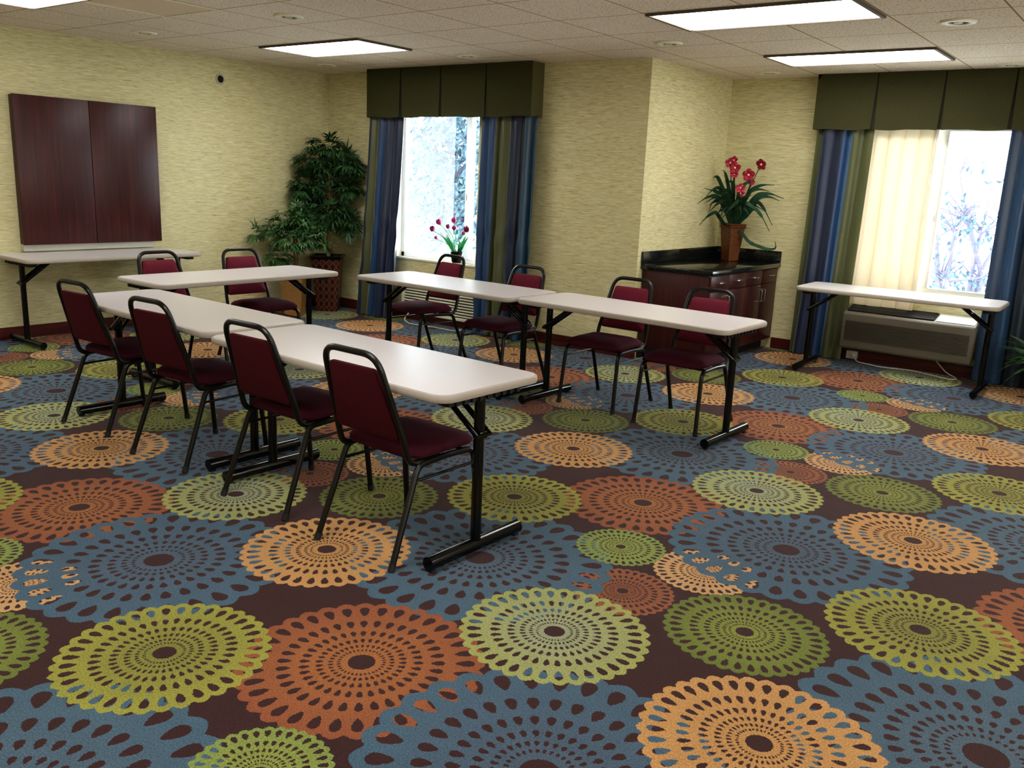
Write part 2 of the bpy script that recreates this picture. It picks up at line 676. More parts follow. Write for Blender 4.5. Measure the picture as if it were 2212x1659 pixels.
bm = bmesh.new()
box(bm, XL - TH, XR + TH, YF - TH, YC + TH, -0.06, 0.0)
struct('floor', bm, M['carpet'], label='brown carpet with overlapping blue, green, tan and rust medallions')
bm = bmesh.new()
box(bm, XL - TH, XR + TH, YF - TH, YC + TH, H, H + 0.06)
struct('ceiling', bm, M['ceiling'], label='suspended ceiling of beige speckled tiles')
bm = bmesh.new()
box(bm, XL - TH, XL, YF, YB + TH, 0, H)
struct('wall_left', bm, M['wall'])


def wall_with_hole(x0, x1, y0, y1, w):
    bm = bmesh.new()
    box(bm, x0, w[0], y0, y1, 0, H)
    box(bm, w[1], x1, y0, y1, 0, H)
    box(bm, w[0], w[1], y0, y1, 0, w[2])
    box(bm, w[0], w[1], y0, y1, w[3], H)
    return bm


struct('wall_back', wall_with_hole(XL, XJ - 0.001, YB, YB + TH, W1), M['wall'])
bm = bmesh.new()
box(bm, XJ - TH, XJ, YB + TH, YC + TH, 0, H)
box(bm, XJ - TH, XJ, YB + 0.0005, YB + TH, 0, H)
struct('wall_return', bm, M['wall'])
struct('wall_alcove', wall_with_hole(XJ, XR, YC, YC + TH, W2), M['wall'])
bm = bmesh.new()
box(bm, XR, XR + TH, YF, YC + TH, 0, H)
struct('wall_right', bm, M['wall'])
bm = bmesh.new()
box(bm, XL - TH, XR + TH, YF - TH, YF, 0, H)
struct('wall_front', bm, M['wall'])

bm = bmesh.new()
box(bm, XL, XL + 0.014, YF, YB, 0, 0.105, 0.003)
struct('baseboard_left', bm, M['base'])
bm = bmesh.new()
box(bm, XL + 0.014, XJ + 0.014, YB - 0.014, YB, 0, 0.105, 0.003)
struct('baseboard_back', bm, M['base'])
bm = bmesh.new()
box(bm, XJ, XJ + 0.014, YB, 6.74, 0, 0.105, 0.003)
struct('baseboard_return', bm, M['base'])
bm = bmesh.new()
box(bm, -3.08, XR, YC - 0.014, YC, 0, 0.105, 0.003)
struct('baseboard_alcove', bm, M['base'])


def window(name, w, y, mull, hazy_split=None, mat_f='vinyl'):
    x0, x1, z0, z1 = w
    root = thing(name, None or 'window', 'window')
    del root['label'], root['category']
    root['kind'] = 'structure'
    bm = bmesh.new()
    yf0, yf1 = y + 0.075, y + 0.125
    for a in ((x0, x0 + 0.045, z0, z1), (x1 - 0.045, x1, z0, z1), (x0, x1, z0, z0 + 0.045), (x0, x1, z1 - 0.045, z1)):
        box(bm, a[0], a[1], yf0, yf1, a[2], a[3], 0.004)
    box(bm, mull - 0.035, mull + 0.03, yf0 - 0.02, yf1 - 0.002, z0 + 0.045, z1 - 0.045, 0.004)
    obj('window_frame', bm, M[mat_f], root)
    bm = bmesh.new()
    tube(bm, [(mull - 0.005, yf0 - 0.03, z0 + 0.62), (mull - 0.005, yf0 - 0.03, z0 + 0.68)], 0.006, 8)
    obj('window_latch', bm, M['silver'], root)
    if hazy_split:
        bm = bmesh.new()
        box(bm, x0 + 0.045, hazy_split, yf0 + 0.012, yf0 + 0.016, z0 + 0.045, z1 - 0.045)
        obj('pane', bm, M['glass_hazy'], root, False)['label'] = 'hazy left pane'
        bm = bmesh.new()
        box(bm, hazy_split, mull - 0.036, yf0 + 0.012, yf0 + 0.016, z0 + 0.045, z1 - 0.045)
        obj('pane', bm, M['glass'], root, False)
    else:
        bm = bmesh.new()
        box(bm, x0 + 0.045, mull - 0.036, yf0 + 0.012, yf0 + 0.016, z0 + 0.045, z1 - 0.045)
        obj('pane', bm, M['glass'], root, False)
    bm = bmesh.new()
    box(bm, mull + 0.031, x1 - 0.046, yf0 + 0.022, yf0 + 0.026, z0 + 0.045, z1 - 0.045)
    obj('pane', bm, M['glass'], root, False)
    bm = bmesh.new()
    for a in ((x0 + .0005, x0 + .006, z0, z1), (x1 - .006, x1 - .0005, z0, z1), (x0 + .0065, x1 - .0065, z1 - .006, z1 - .0005)):
        box(bm, a[0], a[1], y + .001, yf0 - .001, a[2], a[3])
    obj('window_reveal', bm, M['white'], root, False)
    bm = bmesh.new()
    box(bm, x0, x1, y - 0.012, yf0, z0 - 0.022, z0 - 0.001, 0.004)
    obj('window_sill', bm, M['white'], root)
    return root


window('window_1', W1, YB, -5.735, -5.945)
window('window_2', W2, YC, -1.79, None, 'alu')

# outdoor ground
bm = quad_plane(-40, 25, 8.6, 60, -0.25)
o = struct('ground', bm, M['out_ground'], label='overexposed pale ground outside the windows')


# ------------------------------------------------------------------ ceiling fixtures
def panel_light(k, j, label):
    """2x4 troffer covering grid cells k..k+2 in x, j..j+1 in y."""
    x1 = GX0 - GDX * k
    x0 = x1 - 2 * GDX
    y0 = GY0 + GDY * j
    y1 = y0 + GDY
    cx, cy = (x0 + x1) / 2, (y0 + y1) / 2
    hx, hy = GDX - 0.008, GDY / 2 - 0.008
    t = thing('ceiling_light', label, 'ceiling light', (cx, cy, H), 0, 'rectangular ceiling light panels')
    bm = bmesh.new()
    for a in ((-hx, -hx + .022, -hy, hy), (hx - .022, hx, -hy, hy), (-hx + .022, hx - .022, -hy, -hy + .014), (-hx + .022, hx - .022, hy - .014, hy)):
        box(bm, *a, -0.016, -0.0005)
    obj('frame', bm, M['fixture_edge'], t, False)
    bm = bmesh.new()
    box(bm, -hx + .03, hx - .022, -hy + .016, hy - .016, -0.009, -0.002)
    obj('diffuser', bm, M['diffuser'], t, False)
    return t


panel_light(0, 3, 'lit ceiling panel nearest the alcove window, before the right olive valance')
panel_light(0, 0, 'lit ceiling panel at the top edge above the right table row')
panel_light(6, 0, 'lit ceiling panel in front of the left olive valance')
panel_light(6, -4, 'lit ceiling panel cut off by the top left corner')


def downlight(x, y, label, first=[None]):
    if first[0]:
        return dup(first[0], (x, y, H), 0, label)
    t = thing('recessed_downlight', label, 'downlight', (x, y, H), 0, 'round recessed downlights')
    bm = bmesh.new()
    lathe(bm, [(.057, -.001), (.057, -.010), (.064, -.013), (.094, -.011), (.100, -.001)], 32)
    obj('trim_ring', bm, M['cream'], t)
    bm = bmesh.new()
    lathe(bm, [(.0565, -.002), (.048, -.006), (.03, -.004), (.001, -.003)], 32)
    obj('baffle', bm, M['dark'], t)
    bm = bmesh.new()
    lathe(bm, [(.028, -.004), (.024, -.010), (.012, -.012), (.001, -.0125)], 20)
    obj('bulb', bm, M['grey_ledge'], t)
    first[0] = t
    return t


downlight(-3.265, 6.05, 'round downlight in front of the wall corner, right of the centre')
downlight(-1.30, 5.92, 'round downlight right of the two right-hand light panels')
downlight(-3.22, 7.86, 'round downlight close above the flower arrangement corner')
downlight(-1.31, 7.89, 'round downlight touching the right valance at the right edge')
downlight(-5.144, 4.10, 'large round downlight above the left ceiling panel, nearest of the left ones')
downlight(-6.945, 4.09, 'round downlight above the wall-mounted wooden cabinet')
downlight(-5.209, 6.06, 'round downlight just before the left olive valance')
downlight(-7.07, 6.09, 'round downlight above the tall potted tree in the corner')

t = thing('access_panel', 'smooth plain ceiling access panel with a pale rim among speckled tiles', 'panel', (GX0 - GDX * 6.5, GY0 - GDY * 2.5, H))
bm = bmesh.new()
for a in ((-.31, -.298, -.306, .306), (.298, .31, -.306, .306), (-.298, .298, -.306, -.294), (-.298, .298, .294, .306)):
    box(bm, *a, -.008, -.0005)
obj('rim', bm, M['cream'], t, False)
bm = bmesh.new()
box(bm, -.298, .298, -.294, .294, -.004, -.0005)
obj('cover', bm, plain('access_cover', rgb(226, 208, 184), .7), t, False)

t = thing('wall_sensor', 'small round dark sensor high on the left wall', 'sensor', (XL, 5.324, 2.32))
bm = bmesh.new()
lathe(bm, [(.05, 0), (.05, .008), (.042, .014), (.034, .012), (.034, .004)], 24)
bmesh.ops.rotate(bm, verts=bm.verts, matrix=Matrix.Rotation(PI / 2, 3, 'Y'))
obj('bezel', bm, M['putty'], t)
bm = bmesh.new()
lathe(bm, [(.033, .003), (.030, .012), (.018, .02), (.001, .022)], 24)
bmesh.ops.rotate(bm, verts=bm.verts, matrix=Matrix.Rotation(PI / 2, 3, 'Y'))
obj('lens', bm, M['dark'], t)


# ------------------------------------------------------------------ wall cabinet (presentation board)
t = thing('wall_cabinet', 'flat two-door mahogany presentation cabinet mounted on the left wall', 'cabinet', (XL, 3.96, 0.79))
w = .62
bm = bmesh.new()
box(bm, 0.0, .058, -w + .008, w - .008, .005, 1.20, .002)
obj('body', bm, M['mahog_edge'], t)
for s in (-1, 1):
    bm = bmesh.new()
    a, b = (-w, -.0025) if s < 0 else (.0025, w)
    box(bm, .064, .088, a, b, 0, 1.205, .002)
    obj('door', bm, M['mahog'], t)
bm = bmesh.new()
box(bm, 0.0, .05, -w + .01, w - .06, -.055, 0.004, .003)
obj('tray', bm, M['grey_ledge'], t)['label'] = 'pale grey tray strip below the doors'


# ------------------------------------------------------------------ curtains
def valance(x0, x1, y, pleats, label, back=None):
    dep = 0.19
    t = thing('valance', label, 'valance', (x0, y, 0))
    z0, z1 = 2.048, H - 0.002
    L = x1 - x0
    # front made of panels with inverted pleats, plus returns
    edges = [0.0] + [p - x0 for p in pleats] + [L]
    for i in range(len(edges) - 1):
        bm = bmesh.new()
        a, b = edges[i] + (0.004 if i else 0), edges[i + 1] - (0.004 if i < len(edges) - 2 else 0)
        nx, nz = 14, 10
        rows = []
        for k in range(nz + 1):
            fz = k / nz
            row = []
            for j in range(nx + 1):
                fx = j / nx
                open_ = 0.012 * (1 - fz)                       # pleats open towards the hem
                aa = a + (open_ if i else 0)
                bb = b - (open_ if i < len(edges) - 2 else 0)
                yy = -dep + 0.006 * math.sin(fx * PI * 1.7 + i) * (1 - fz) + (0.01 * math.sin(fx * 9 + i * 2) * max(0, .25 - fz))
                row.append(bm.verts.new((aa + (bb - aa) * fx, yy, z0 + (z1 - z0) * fz + 0.006 * math.sin(fx * 7 + i * 3) * (1 - fz) ** 3)))
            rows.append(row)
        for k in range(nz):
            for j in range(nx):
                bm.faces.new((rows[k][j], rows[k][j + 1], rows[k + 1][j + 1], rows[k + 1][j]))
        bmesh.ops.solidify(bm, geom=bm.faces, thickness=0.012)
        obj('pleat_panel', bm, M['valance'], t)
    for xx in (0.0, L - 0.012):
        bm = bmesh.new()
        box(bm, xx, xx + 0.012, -dep + 0.012, -0.001, z0, z1, 0.002)
        obj('return_panel', bm, M['valance'], t)
    bm = bmesh.new()
    box(bm, 0.012, L - 0.012, -dep + .02, -dep + .028, z0 + .004, z1)
    for p in edges[1:-1]:
        box(bm, p - 0.06, p + 0.06, -dep + .013, -dep + .019, z0 + .004, z1)
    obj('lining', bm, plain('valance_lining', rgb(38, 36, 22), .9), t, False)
    return t


valance(-6.92, -4.83, YB, [-6.44, -5.91, -5.35], 'olive box-pleated valance over the left window')
valance(-2.85, -0.55, YC, [-2.335, -1.80, -1.285], 'olive box-pleated valance over the right window by the alcove')


def curtain(name, label, x0, x1, y, z0, z1, folds, amp, mat, bot=(0, 0), flare=0.0, seed=0, cat='curtain', lean=0.0, extra=None, over=.25):
    rnd = random.Random(seed)
    ph = [rnd.uniform(0, 6.28) for _ in range(6)]
    nx, nz = max(60, folds * 16), 36
    bm = bmesh.new()
    uvl = bm.loops.layers.uv.new('UVMap')
    rows = []
    for k in range(nz + 1):
        fz = k / nz                      # 0 bottom .. 1 top
        row = []
        for j in range(nx + 1):
            u = j / nx
            xa = x0 + bot[0] * (1 - fz) ** 1.5
            xb = x1 + bot[1] * (1 - fz) ** 1.5
            wob = 0.5 * math.sin(1.6 * fz * 3 + ph[0] + u * 5) * (1 - fz)
            f = 2 * PI * folds * u + ph[1] + wob
            A = amp * (0.75 + 0.35 * math.sin(u * 11 + ph[2])) * (1.0 + flare * (1 - fz))
            yy = y + A * math.sin(f) - lean * (1 - fz)
            xx = xa + (xb - xa) * u + over * A * math.cos(f)
            zz = z0 + (z1 - z0) * fz
            if extra:
                dx, dy = extra(u, zz)
                xx += dx
                yy += dy
            row.append((bm.verts.new((xx, yy, zz)), u, fz))
        rows.append(row)
    for k in range(nz):
        for j in range(nx):
            q = (rows[k][j], rows[k][j + 1], rows[k + 1][j + 1], rows[k + 1][j])
            fc = bm.faces.new([a[0] for a in q])
            for lp, a in zip(fc.loops, q):
                lp[uvl].uv = (a[1], a[2])
    o = obj(name, bm, mat, None, True, 80)
    return o


def crease(u, z):
    # soft crumple folds near the floor on the left-window drapes
    a = math.exp(-((z - .45) / .18) ** 2) * 0.007 * math.sin(u * 14 + z * 12)
    b = math.exp(-((z - .95) / .15) ** 2) * 0.012 * math.sin(u * 13 - z * 14)
    return (a, a + b)


o = curtain('curtain', '', -6.94, -6.45, YB - .11, .012, 2.06, 4, .026, M['stripe_a'], (-.06, -.05), .9, 3, extra=crease, lean=.10)
tag(o, 'floor-length blue, olive and navy striped satin curtain left of the left window', 'curtain', 'striped satin curtains')
o = curtain('curtain', '', -5.44, -4.79, YB - .10, .012, 2.06, 5, .028, M['stripe_b'], (.02, .0), .6, 5, extra=crease, lean=.06)
tag(o, 'floor-length striped satin curtain right of the left window, behind the second chair back', 'curtain', 'striped satin curtains')
o = curtain('curtain', '', -2.83, -2.33, YC - .125, .012, 2.06, 4, .028, M['stripe_c'], (-.03, -.04), .3, 8)
tag(o, 'olive and blue striped satin curtain beside the granite-topped buffet', 'curtain', 'striped satin curtains')
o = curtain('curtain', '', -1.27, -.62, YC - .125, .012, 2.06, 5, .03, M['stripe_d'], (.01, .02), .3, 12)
tag(o, 'dark blue satin curtain at the right edge of the photo', 'curtain', 'striped satin curtains')

t = thing('sheer_curtain', 'cream lining curtain glowing before the left half of the right window', 'curtain', (0, 0, 0))
o = curtain('drape', '', -2.40, -1.80, YC - .06, .53, 2.10, 5, .026, M['sheer'], (-.01, .0), .1, 21, over=1.5)
o.parent = t
bm = bmesh.new()
tube(bm, [(-1.835, YC - .085, 2.08), (-1.845, YC - .085, 1.22)], .006, 8)
obj('draw_wand', bm, M['white'], t)


# ------------------------------------------------------------------ air conditioners
def conditioner_left():
    t = thing('air_conditioner', 'cream louvred wall air conditioner under the left window', 'air conditioner', (-6.0, YB, 0))
    bm = bmesh.new()
    box(bm, -.515, .515, -.02, -.001, .085, .46)
    obj('back_plate', bm, M['dark'], t, False)
    bm = bmesh.new()
    for a in ((-.525, -.495, .08, .47), (.495, .525, .08, .47)):
        box(bm, a[0], a[1], -.05, -.001, a[2], a[3], .004)
    for a in ((.075, .105), (.455, .475)):
        box(bm, -.525, .525, -.05, -.001, a[0], a[1], .004)
    obj('frame', bm, M['cream'], t)
    bm = bmesh.new()
    z = .117
    while z < .452:
        box(bm, -.495, .495, -.046, -.022, z, z + .0155, .003)
        z += .0285
    obj('louvre_grille', bm, M['cream'], t)
    return t


conditioner_left()


def conditioner_right():
    t = thing('air_conditioner', 'putty-coloured slope-topped wall air conditioner under the right window', 'air conditioner', (-1.825, YC, 0))
    hw = .54
    bm = bmesh.new()
    prof = [(-.001, .17), (-.19, .14), (-.205, .155), (-.20, .448), (-.185, .466), (-.001, .52)]
    loops = [[(x, a, b) for a, b in prof] for x in (-hw, hw)]
    loft(bm, loops)
    es = [e for e in bm.edges]
    bmesh.ops.bevel(bm, geom=es, offset=.006, segments=2, affect='EDGES', profile=.5)
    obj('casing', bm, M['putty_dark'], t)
    bm = bmesh.new()
    z = .215
    while z < .385:
        box(bm, -hw + .03, hw - .03, -.212, -.203, z, z + .012, .002)
        z += .0165
    obj('front_grille', bm, M['grille_dark'], t)
    # dark outlet grille on the left of the sloped top
    sl = math.atan2(.054, .184)
    bm = bmesh.new()
    box(bm, -hw + .02, .21, -.17, -.012, .0, .006)
    obj('outlet_recess', bm, M['dark'], t, False)
    rec = t.children[-1]
    bm2 = bmesh.new()
    for i in range(8):
        y = -.168 + i * .021
        box(bm2, -hw + .022, .208, y, y + .009, .006, .013)
    lv = obj('outlet_louvres', bm2, plain('outlet_louvre', rgb(44, 42, 46), .35), t, False)
    bm3 = bmesh.new()
    box(bm3, .225, hw - .012, -.172, -.012, 0.0, .007, .002)
    pn = obj('control_cover', bm3, M['white'], t)
    for oo in (rec, lv, pn):
        oo.rotation_euler = (sl, 0, 0)
        oo.location = (0, 0, .5205)
    return t


conditioner_right()

# plug box and power cords
t = thing('wall_outlet', 'small beige outlet box on the baseboard below the right air conditioner', 'outlet', (-2.29, YC - .014, .055))
bm = bmesh.new()
box(bm, -.05, .05, -.035, 0, -.035, .04, .004)
obj('box', bm, M['putty'], t)
bm = bmesh.new()
box(bm, .012, .04, -.06, -.035, -.012, .016, .004)
obj('plug', bm, M['cord'], t)


def cable(pts, r, label, nm='power_cord'):
    bm = bmesh.new()
    tube(bm, fillet(pts, .12, 8), r, 8)
    o = obj(nm, bm, M['cord'])
    tag(o, label, 'cord')


cable([(-2.262, 8.20, .05), (-2.22, 8.15, .012), (-2.0, 8.10, .0075), (-1.75, 8.17, .0075), (-1.55, 8.08, .0075), (-1.40, 8.02, .0075), (-1.36, 8.1, .0075), (-1.48, 8.2, .03), (-1.60, 8.2, .15)], .0055,
      'pale power cord looping on the carpet below the right air conditioner')
cable([(-6.35, 6.58, .10), (-6.38, 6.52, .02), (-6.2, 6.42, .0075), (-5.9, 6.46, .0075), (-5.6, 6.45, .0075), (-5.55, 6.58, .03), (-5.62, 6.63, .075)], .0055,
      'pale power cord on the carpet below the left air conditioner')


# ------------------------------------------------------------------ buffet cabinet in the alcove
BX0, BX1, BY0, BY1 = XJ, -3.105, 6.765, YC - .0
t = thing('buffet_cabinet', 'dark mahogany buffet cabinet with four drawers in the alcove', 'cabinet', (0, 0, 0))
bm = bmesh.new()
box(bm, BX0 + .016, BX1, BY0, BY1 - .016, .095, .785, .002)
obj('carcass', bm, M['mahog'], t)
bm = bmesh.new()
box(bm, BX0 + .016, BX1 - .07, BY0 + .004, BY1 - .016, .0, .095)
obj('toe_kick', bm, M['dark'], t, False)
ys = [BY0 + .004, 7.14, 7.505, 7.87, BY1 - .02]


def pull(bm, c, axis, half, off=.03, r=.0055):
    x, y, z = c
    a = [(x, y - half, z), (x + off, y - half, z), (x + off, y + half, z), (x, y + half, z)] if axis == 'y' else [(x, y, z - half), (x + off, y, z - half), (x + off, y, z + half), (x, y, z + half)]
    tube(bm, fillet(a, .012, 4), r, 8)


for i in range(4):
    y0, y1 = ys[i] + .003, ys[i + 1] - .003
    bm = bmesh.new()
    box(bm, BX1 + .0005, BX1 + .02, y0, y1, .652, .778, .002)
    d = obj('drawer', bm, M['mahog'], t)
    bm = bmesh.new()
    pull(bm, (BX1 + .02, (y0 + y1) / 2, .722), 'y', .05)
    obj('handle', bm, M['silver'], d)
    bm = bmesh.new()
    box(bm, BX1 + .0005, BX1 + .02, y0, y1, .102, .646, .002)
    d = obj('door', bm, M['mahog'], t)
    bm = bmesh.new()
    yy = y1 - .035 if i % 2 == 0 else y0 + .035
    pull(bm, (BX1 + .02, yy, .545), 'z', .055)
    obj('handle', bm, M['silver'], d)
    if i == 2:
        bm = bmesh.new()
        lathe(bm, [(.009, 0), (.009, .004), (.001, .005)], 12)
        bmesh.ops.rotate(bm, verts=bm.verts, matrix=Matrix.Rotation(PI / 2, 3, 'Y'))
        bmesh.ops.translate(bm, verts=bm.verts, vec=(BX1 + .02, y1 - .03, .63))
        obj('lock', bm, M['silver'], d)

t = thing('countertop', 'polished black granite countertop with low backsplashes on the buffet cabinet', 'countertop', (0, 0, 0))
bm = bmesh.new()
box(bm, BX0 + .001, BX1 + .04, BY0 - .025, BY1 - .001, .787, .83, .008)
obj('slab', bm, M['granite'], t)
bm = bmesh.new()
box(bm, BX0 + .001, BX0 + .022, BY0 - .025, BY1 - .022, .8305, .937, .002)
obj('backsplash', bm, M['granite'], t)
bm = bmesh.new()
box(bm, BX0 + .001, BX1 + .036, BY1 - .022, BY1 - .001, .8305, .937, .002)
obj('backsplash', bm, M['granite'], t)


# ------------------------------------------------------------------ folding tables
def make_table(label, loc, rz, L=1.555, D=.61):
    t = thing('folding_table', label, 'table', loc, rz, 'beige folding seminar tables')
    hl, hd = L / 2, D / 2
    th = .034
    top = bmesh.new()
    loops, mis = [], []
    for ins, z in ((.012, TT - th), (.003, TT - th + .004), (0, TT - th + .012), (0, TT - .012), (.003, TT - .004), (.012, TT), (.018, TT + .0002)):
        loops.append([(x, y, z) for x, y in rrect(hl - ins, hd - ins, .075 - ins, 8)])
    loft(top, loops, mis=[1, 1, 1, 1, 1, 0])
    for f in top.faces:
        if len(f.verts) > 10 and f.calc_center_median().z > TT - .01:
            f.material_index = 0
    obj('tabletop', top, [M['laminate'], M['edge']], t)
    for s in (-1, 1):
        x = s * (hl - .085)
        bm = bmesh.new()
        tube(bm, [(x, 0, .045), (x, 0, TT - th - .02)], .022, 16, sx=1.0)
        leg = obj('leg', bm, M['black'], t)
        bm = bmesh.new()
        tube(bm, [(x, -.275, .037), (x, .275, .037)], .028, 16)
        obj('foot_bar', bm, M['black'], leg)
        for yy in (-.255, .255):
            bm = bmesh.new()
            box(bm, x - .014, x + .014, yy - .014, yy + .014, .0, .010, .002)
            obj('glide', bm, M['rubber'], leg)
        bm = bmesh.new()
        # top bracket with ribs
        box(bm, x - .035, x + .03, -.21, .21, TT - th - .032, TT - th - .0005, .004)
        for k in range(9):
            yy = -.18 + k * .045
            box(bm, x + s * .028, x + s * .04, yy, yy + .018, TT - th - .03, TT - th - .002)
        obj('bracket', bm, M['rubber'], t)
        for yy in (-.034, .034):
            bm = bmesh.new()
            a = Vector((x + s * .022, yy, .508))
            b = Vector((x - s * .215, yy, TT - th - .012))
            tube(bm, [a, b, b + Vector((-s * .10, 0, .004))], .0135, 10, sx=.6)
            obj('brace', bm, M['black'], t)
        bm = bmesh.new()
        tube(bm, [(x + s * .022, -.045, .508), (x + s * .022, .045, .508)], .009, 10)
        box(bm, x - .02 + s * .006, x + .02 + s * .006, -.024, .024, .494, .524, .004)
        obj('pivot_bolt', bm, M['black'], t)
        bm = bmesh.new()
        box(bm, min(x - s * .48, x - s * .18), max(x - s * .48, x - s * .18), -.05, .05, TT - th - .008, TT - th - .0005)
        obj('slide_rail', bm, M['black'], t, False)
    return t


R = math.radians
tabA = make_table('near beige folding table at the front right end of the left row, two chairs tucked', (-2.808, 2.625, 0), R(-2.0))
dup(tabA, (-4.405, 2.715, 0), R(-1.6), 'beige folding table joined to the left end of the near row')
dup(tabA, (-5.585, 3.92, 0), R(90), 'beige folding table standing crosswise before the potted trees')
dup(tabA, (-4.312, 4.93, 0), R(-1.4), 'beige folding table of the far row nearest the left window')
dup(tabA, (-2.738, 4.925, 0), R(-1.9), 'beige folding table of the far row nearest the buffet cabinet')
dup(tabA, (-7.395, 3.885, 0), R(90), 'beige folding table pushed against the left wall under the wooden cabinet')
dup(tabA, (-1.815, 7.635, 0), R(1.5), 'beige folding table in front of the right window air conditioner')


# ------------------------------------------------------------------ chairs
def make_chair(label, loc, rz):
    t = thing('stacking_chair', label, 'chair', loc, rz, 'burgundy stacking chairs')
    # seat pad
    bm = bmesh.new()
    loops = []
    for ins, z in ((.022, .414), (.004, .420), (0, .432), (.003, .446), (.018, .460), (.05, .471), (.10, .477), (.15, .479)):
        lp = []
        for x, y in rrect(.212 - ins, .197 - ins, max(.075 - ins * .35, .02), 6):
            yy = y + .057
            dip = -.008 * max(0, (yy - .12) / .13) if z > .44 else 0      # waterfall front
            lp.append((x, yy, z + dip))
        loops.append(lp)
    loft(bm, loops)
    obj('seat', bm, M['seat'], t)
    # back pad, slanted
    def slant(z):
        return -.176 - (z - .50) * .31
    bm = bmesh.new()
    loops = []
    zc, hz, hx = .645, .146, .180
    for ins, d in ((.012, -.016), (.002, -.013), (0, -.004), (.0, .006), (.008, .016), (.03, .024), (.07, .028)):
        lp = []
        for x, z in rrect(hx - ins, hz - ins, max(.022 - ins * .3, .006), 5):
            zz = zc + z
            lp.append((x * (.86 - .14 * z / hz), slant(zz) + d, zz))
        loops.append(lp)
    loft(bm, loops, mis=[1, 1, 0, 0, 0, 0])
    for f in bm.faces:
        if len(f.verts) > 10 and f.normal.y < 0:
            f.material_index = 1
    obj('backrest', bm, [M['backcloth'], M['rearcloth_shaded']], t)
    # hoop
    bm = bmesh.new()
    ztop = .848
    path = [(-.195, .02, .403), (-.195, -.150, .403), (-.192, slant(.50), .50), (-.150, slant(ztop), ztop), (.150, slant(ztop), ztop), (.192, slant(.50), .50), (.195, -.150, .403), (.195, .02, .403)]
    tube(bm, fillet(path, [0, .06, .12, .085, .085, .12, .06, 0], 8), .0132, 10, sx=1.0)
    obj('back_frame', bm, M['bronze'], t)
    for s in (-1, 1):
        rear = fillet([(s * .222, -.262, .012), (s * .208, -.112, .396), (s * .206, .05, .402)], [0, .055, 0], 8)
        front = fillet([(s * .218, .258, .012), (s * .207, .218, .398), (s * .206, .05, .402)], [0, .055, 0], 8)
        for pts in (rear, front):
            bm = bmesh.new()
            tube(bm, pts, .0132, 10)
            lg = obj('leg', bm, M['bronze'], t)
            bm = bmesh.new()
            p0, p1 = Vector(pts[0]), Vector(pts[1])
            dd = (p1 - p0).normalized()
            b0 = p0 - dd * (.012 / dd.z)
            tube(bm, [b0 + dd * .001, b0 + dd * .03], .0152, 10)
            for vv in bm.verts:
                vv.co.z = max(vv.co.z, 0.0005)
            obj('foot_cap', bm, M['rubber'], lg)
        bm = bmesh.new()
        tube(bm, [(s * .209, -.136, .335), (s * .210, .224, .335)], .0065, 8)
        obj('stretcher', bm, M['bronze'], t)
    bm = bmesh.new()
    for yy in (-.06, .16):
        tube(bm, [(-.206, yy, .402), (.206, yy, .402)], .008, 8)
    obj('crossbar', bm, M['bronze'], t)
    return t


ch = make_chair('burgundy chair nearest the viewer, seen from behind at the right end of the near row', (-2.452, 2.505, 0), R(-1.0))
dup(ch, (-3.165, 2.545, 0), R(0.5), 'burgundy chair seen from behind, second from the right in the near row')
dup(ch, (-4.03, 2.585, 0), R(3.5), 'burgundy chair seen from behind, third from the right in the near row')
dup(ch, (-4.845, 2.62, 0), R(3.5), 'burgundy chair seen from behind at the left end of the near row')
dup(ch, (-4.93, 5.30, 0), R(172), 'burgundy chair facing the viewer in front of the tulip window')
dup(ch, (-4.01, 5.17, 0), R(176), 'burgundy chair facing the viewer before the right drape of the left window')
dup(ch, (-3.08, 5.18, 0), R(180), 'burgundy chair facing the viewer before the plain wall and cabinet end')
dup(ch, (-2.435, 5.10, 0), R(180), 'burgundy chair facing the viewer at the right end of the far row')
dup(ch, (-5.88, 3.64, 0), R(-90), 'burgundy chair behind the crosswise table, before the wall table')
dup(ch, (-5.83, 4.32, 0), R(-93), 'burgundy chair behind the crosswise table, beside the potted trees')


# ------------------------------------------------------------------ plants
def leaf_blade(bm, base, direc, length, width, droop, side, segs=3, mi=0, curl=0.0):
    d = Vector(direc).normalized()
    s = d.cross(Vector(side))
    s = s.normalized() if s.length > 1e-4 else d.orthogonal().normalized()
    p = Vector(base)
    prev = None
    for i in range(segs + 1):
        f = i / segs
        w = width * math.sin(PI * min(1, .12 + f * .88)) * .5
        if i == segs:
            w = width * .04
        a, b = bm.verts.new(p + s * w), bm.verts.new(p - s * w)
        if prev:
            bm.faces.new((prev[0], a, b, prev[1])).material_index = mi
        prev = (a, b)
        d = (d + Vector((0, 0, -droop / segs))).normalized()
        p = p + d * (length / segs)


def foliage_cluster(bm, c, out, size, rnd):
    """palmate spray of narrow leaflets"""
    out = Vector(out).normalized()
    right = out.cross(Vector((0, 0, 1)))
    right = right.normalized() if right.length > .1 else Vector((1, 0, 0))
    up = right.cross(out)
    n = rnd.choice((6, 7, 8))
    for i in range(n):
        a = (i / (n - 1) - .5) * 2.5 + rnd.uniform(-.12, .12)
        d = out * math.cos(a) + right * math.sin(a) + up * rnd.uniform(-.15, .3)
        leaf_blade(bm, Vector(c) + d * .01, d, size * rnd.uniform(.75, 1.15) * (1 - .22 * abs(a)), size * .17, rnd.uniform(.3, .8), up, 3)


CR = Vector((.8, .6, 0))      # horizontal axis parallel to the picture at the corner
CF = Vector((.6, -.8, 0))     # towards the room


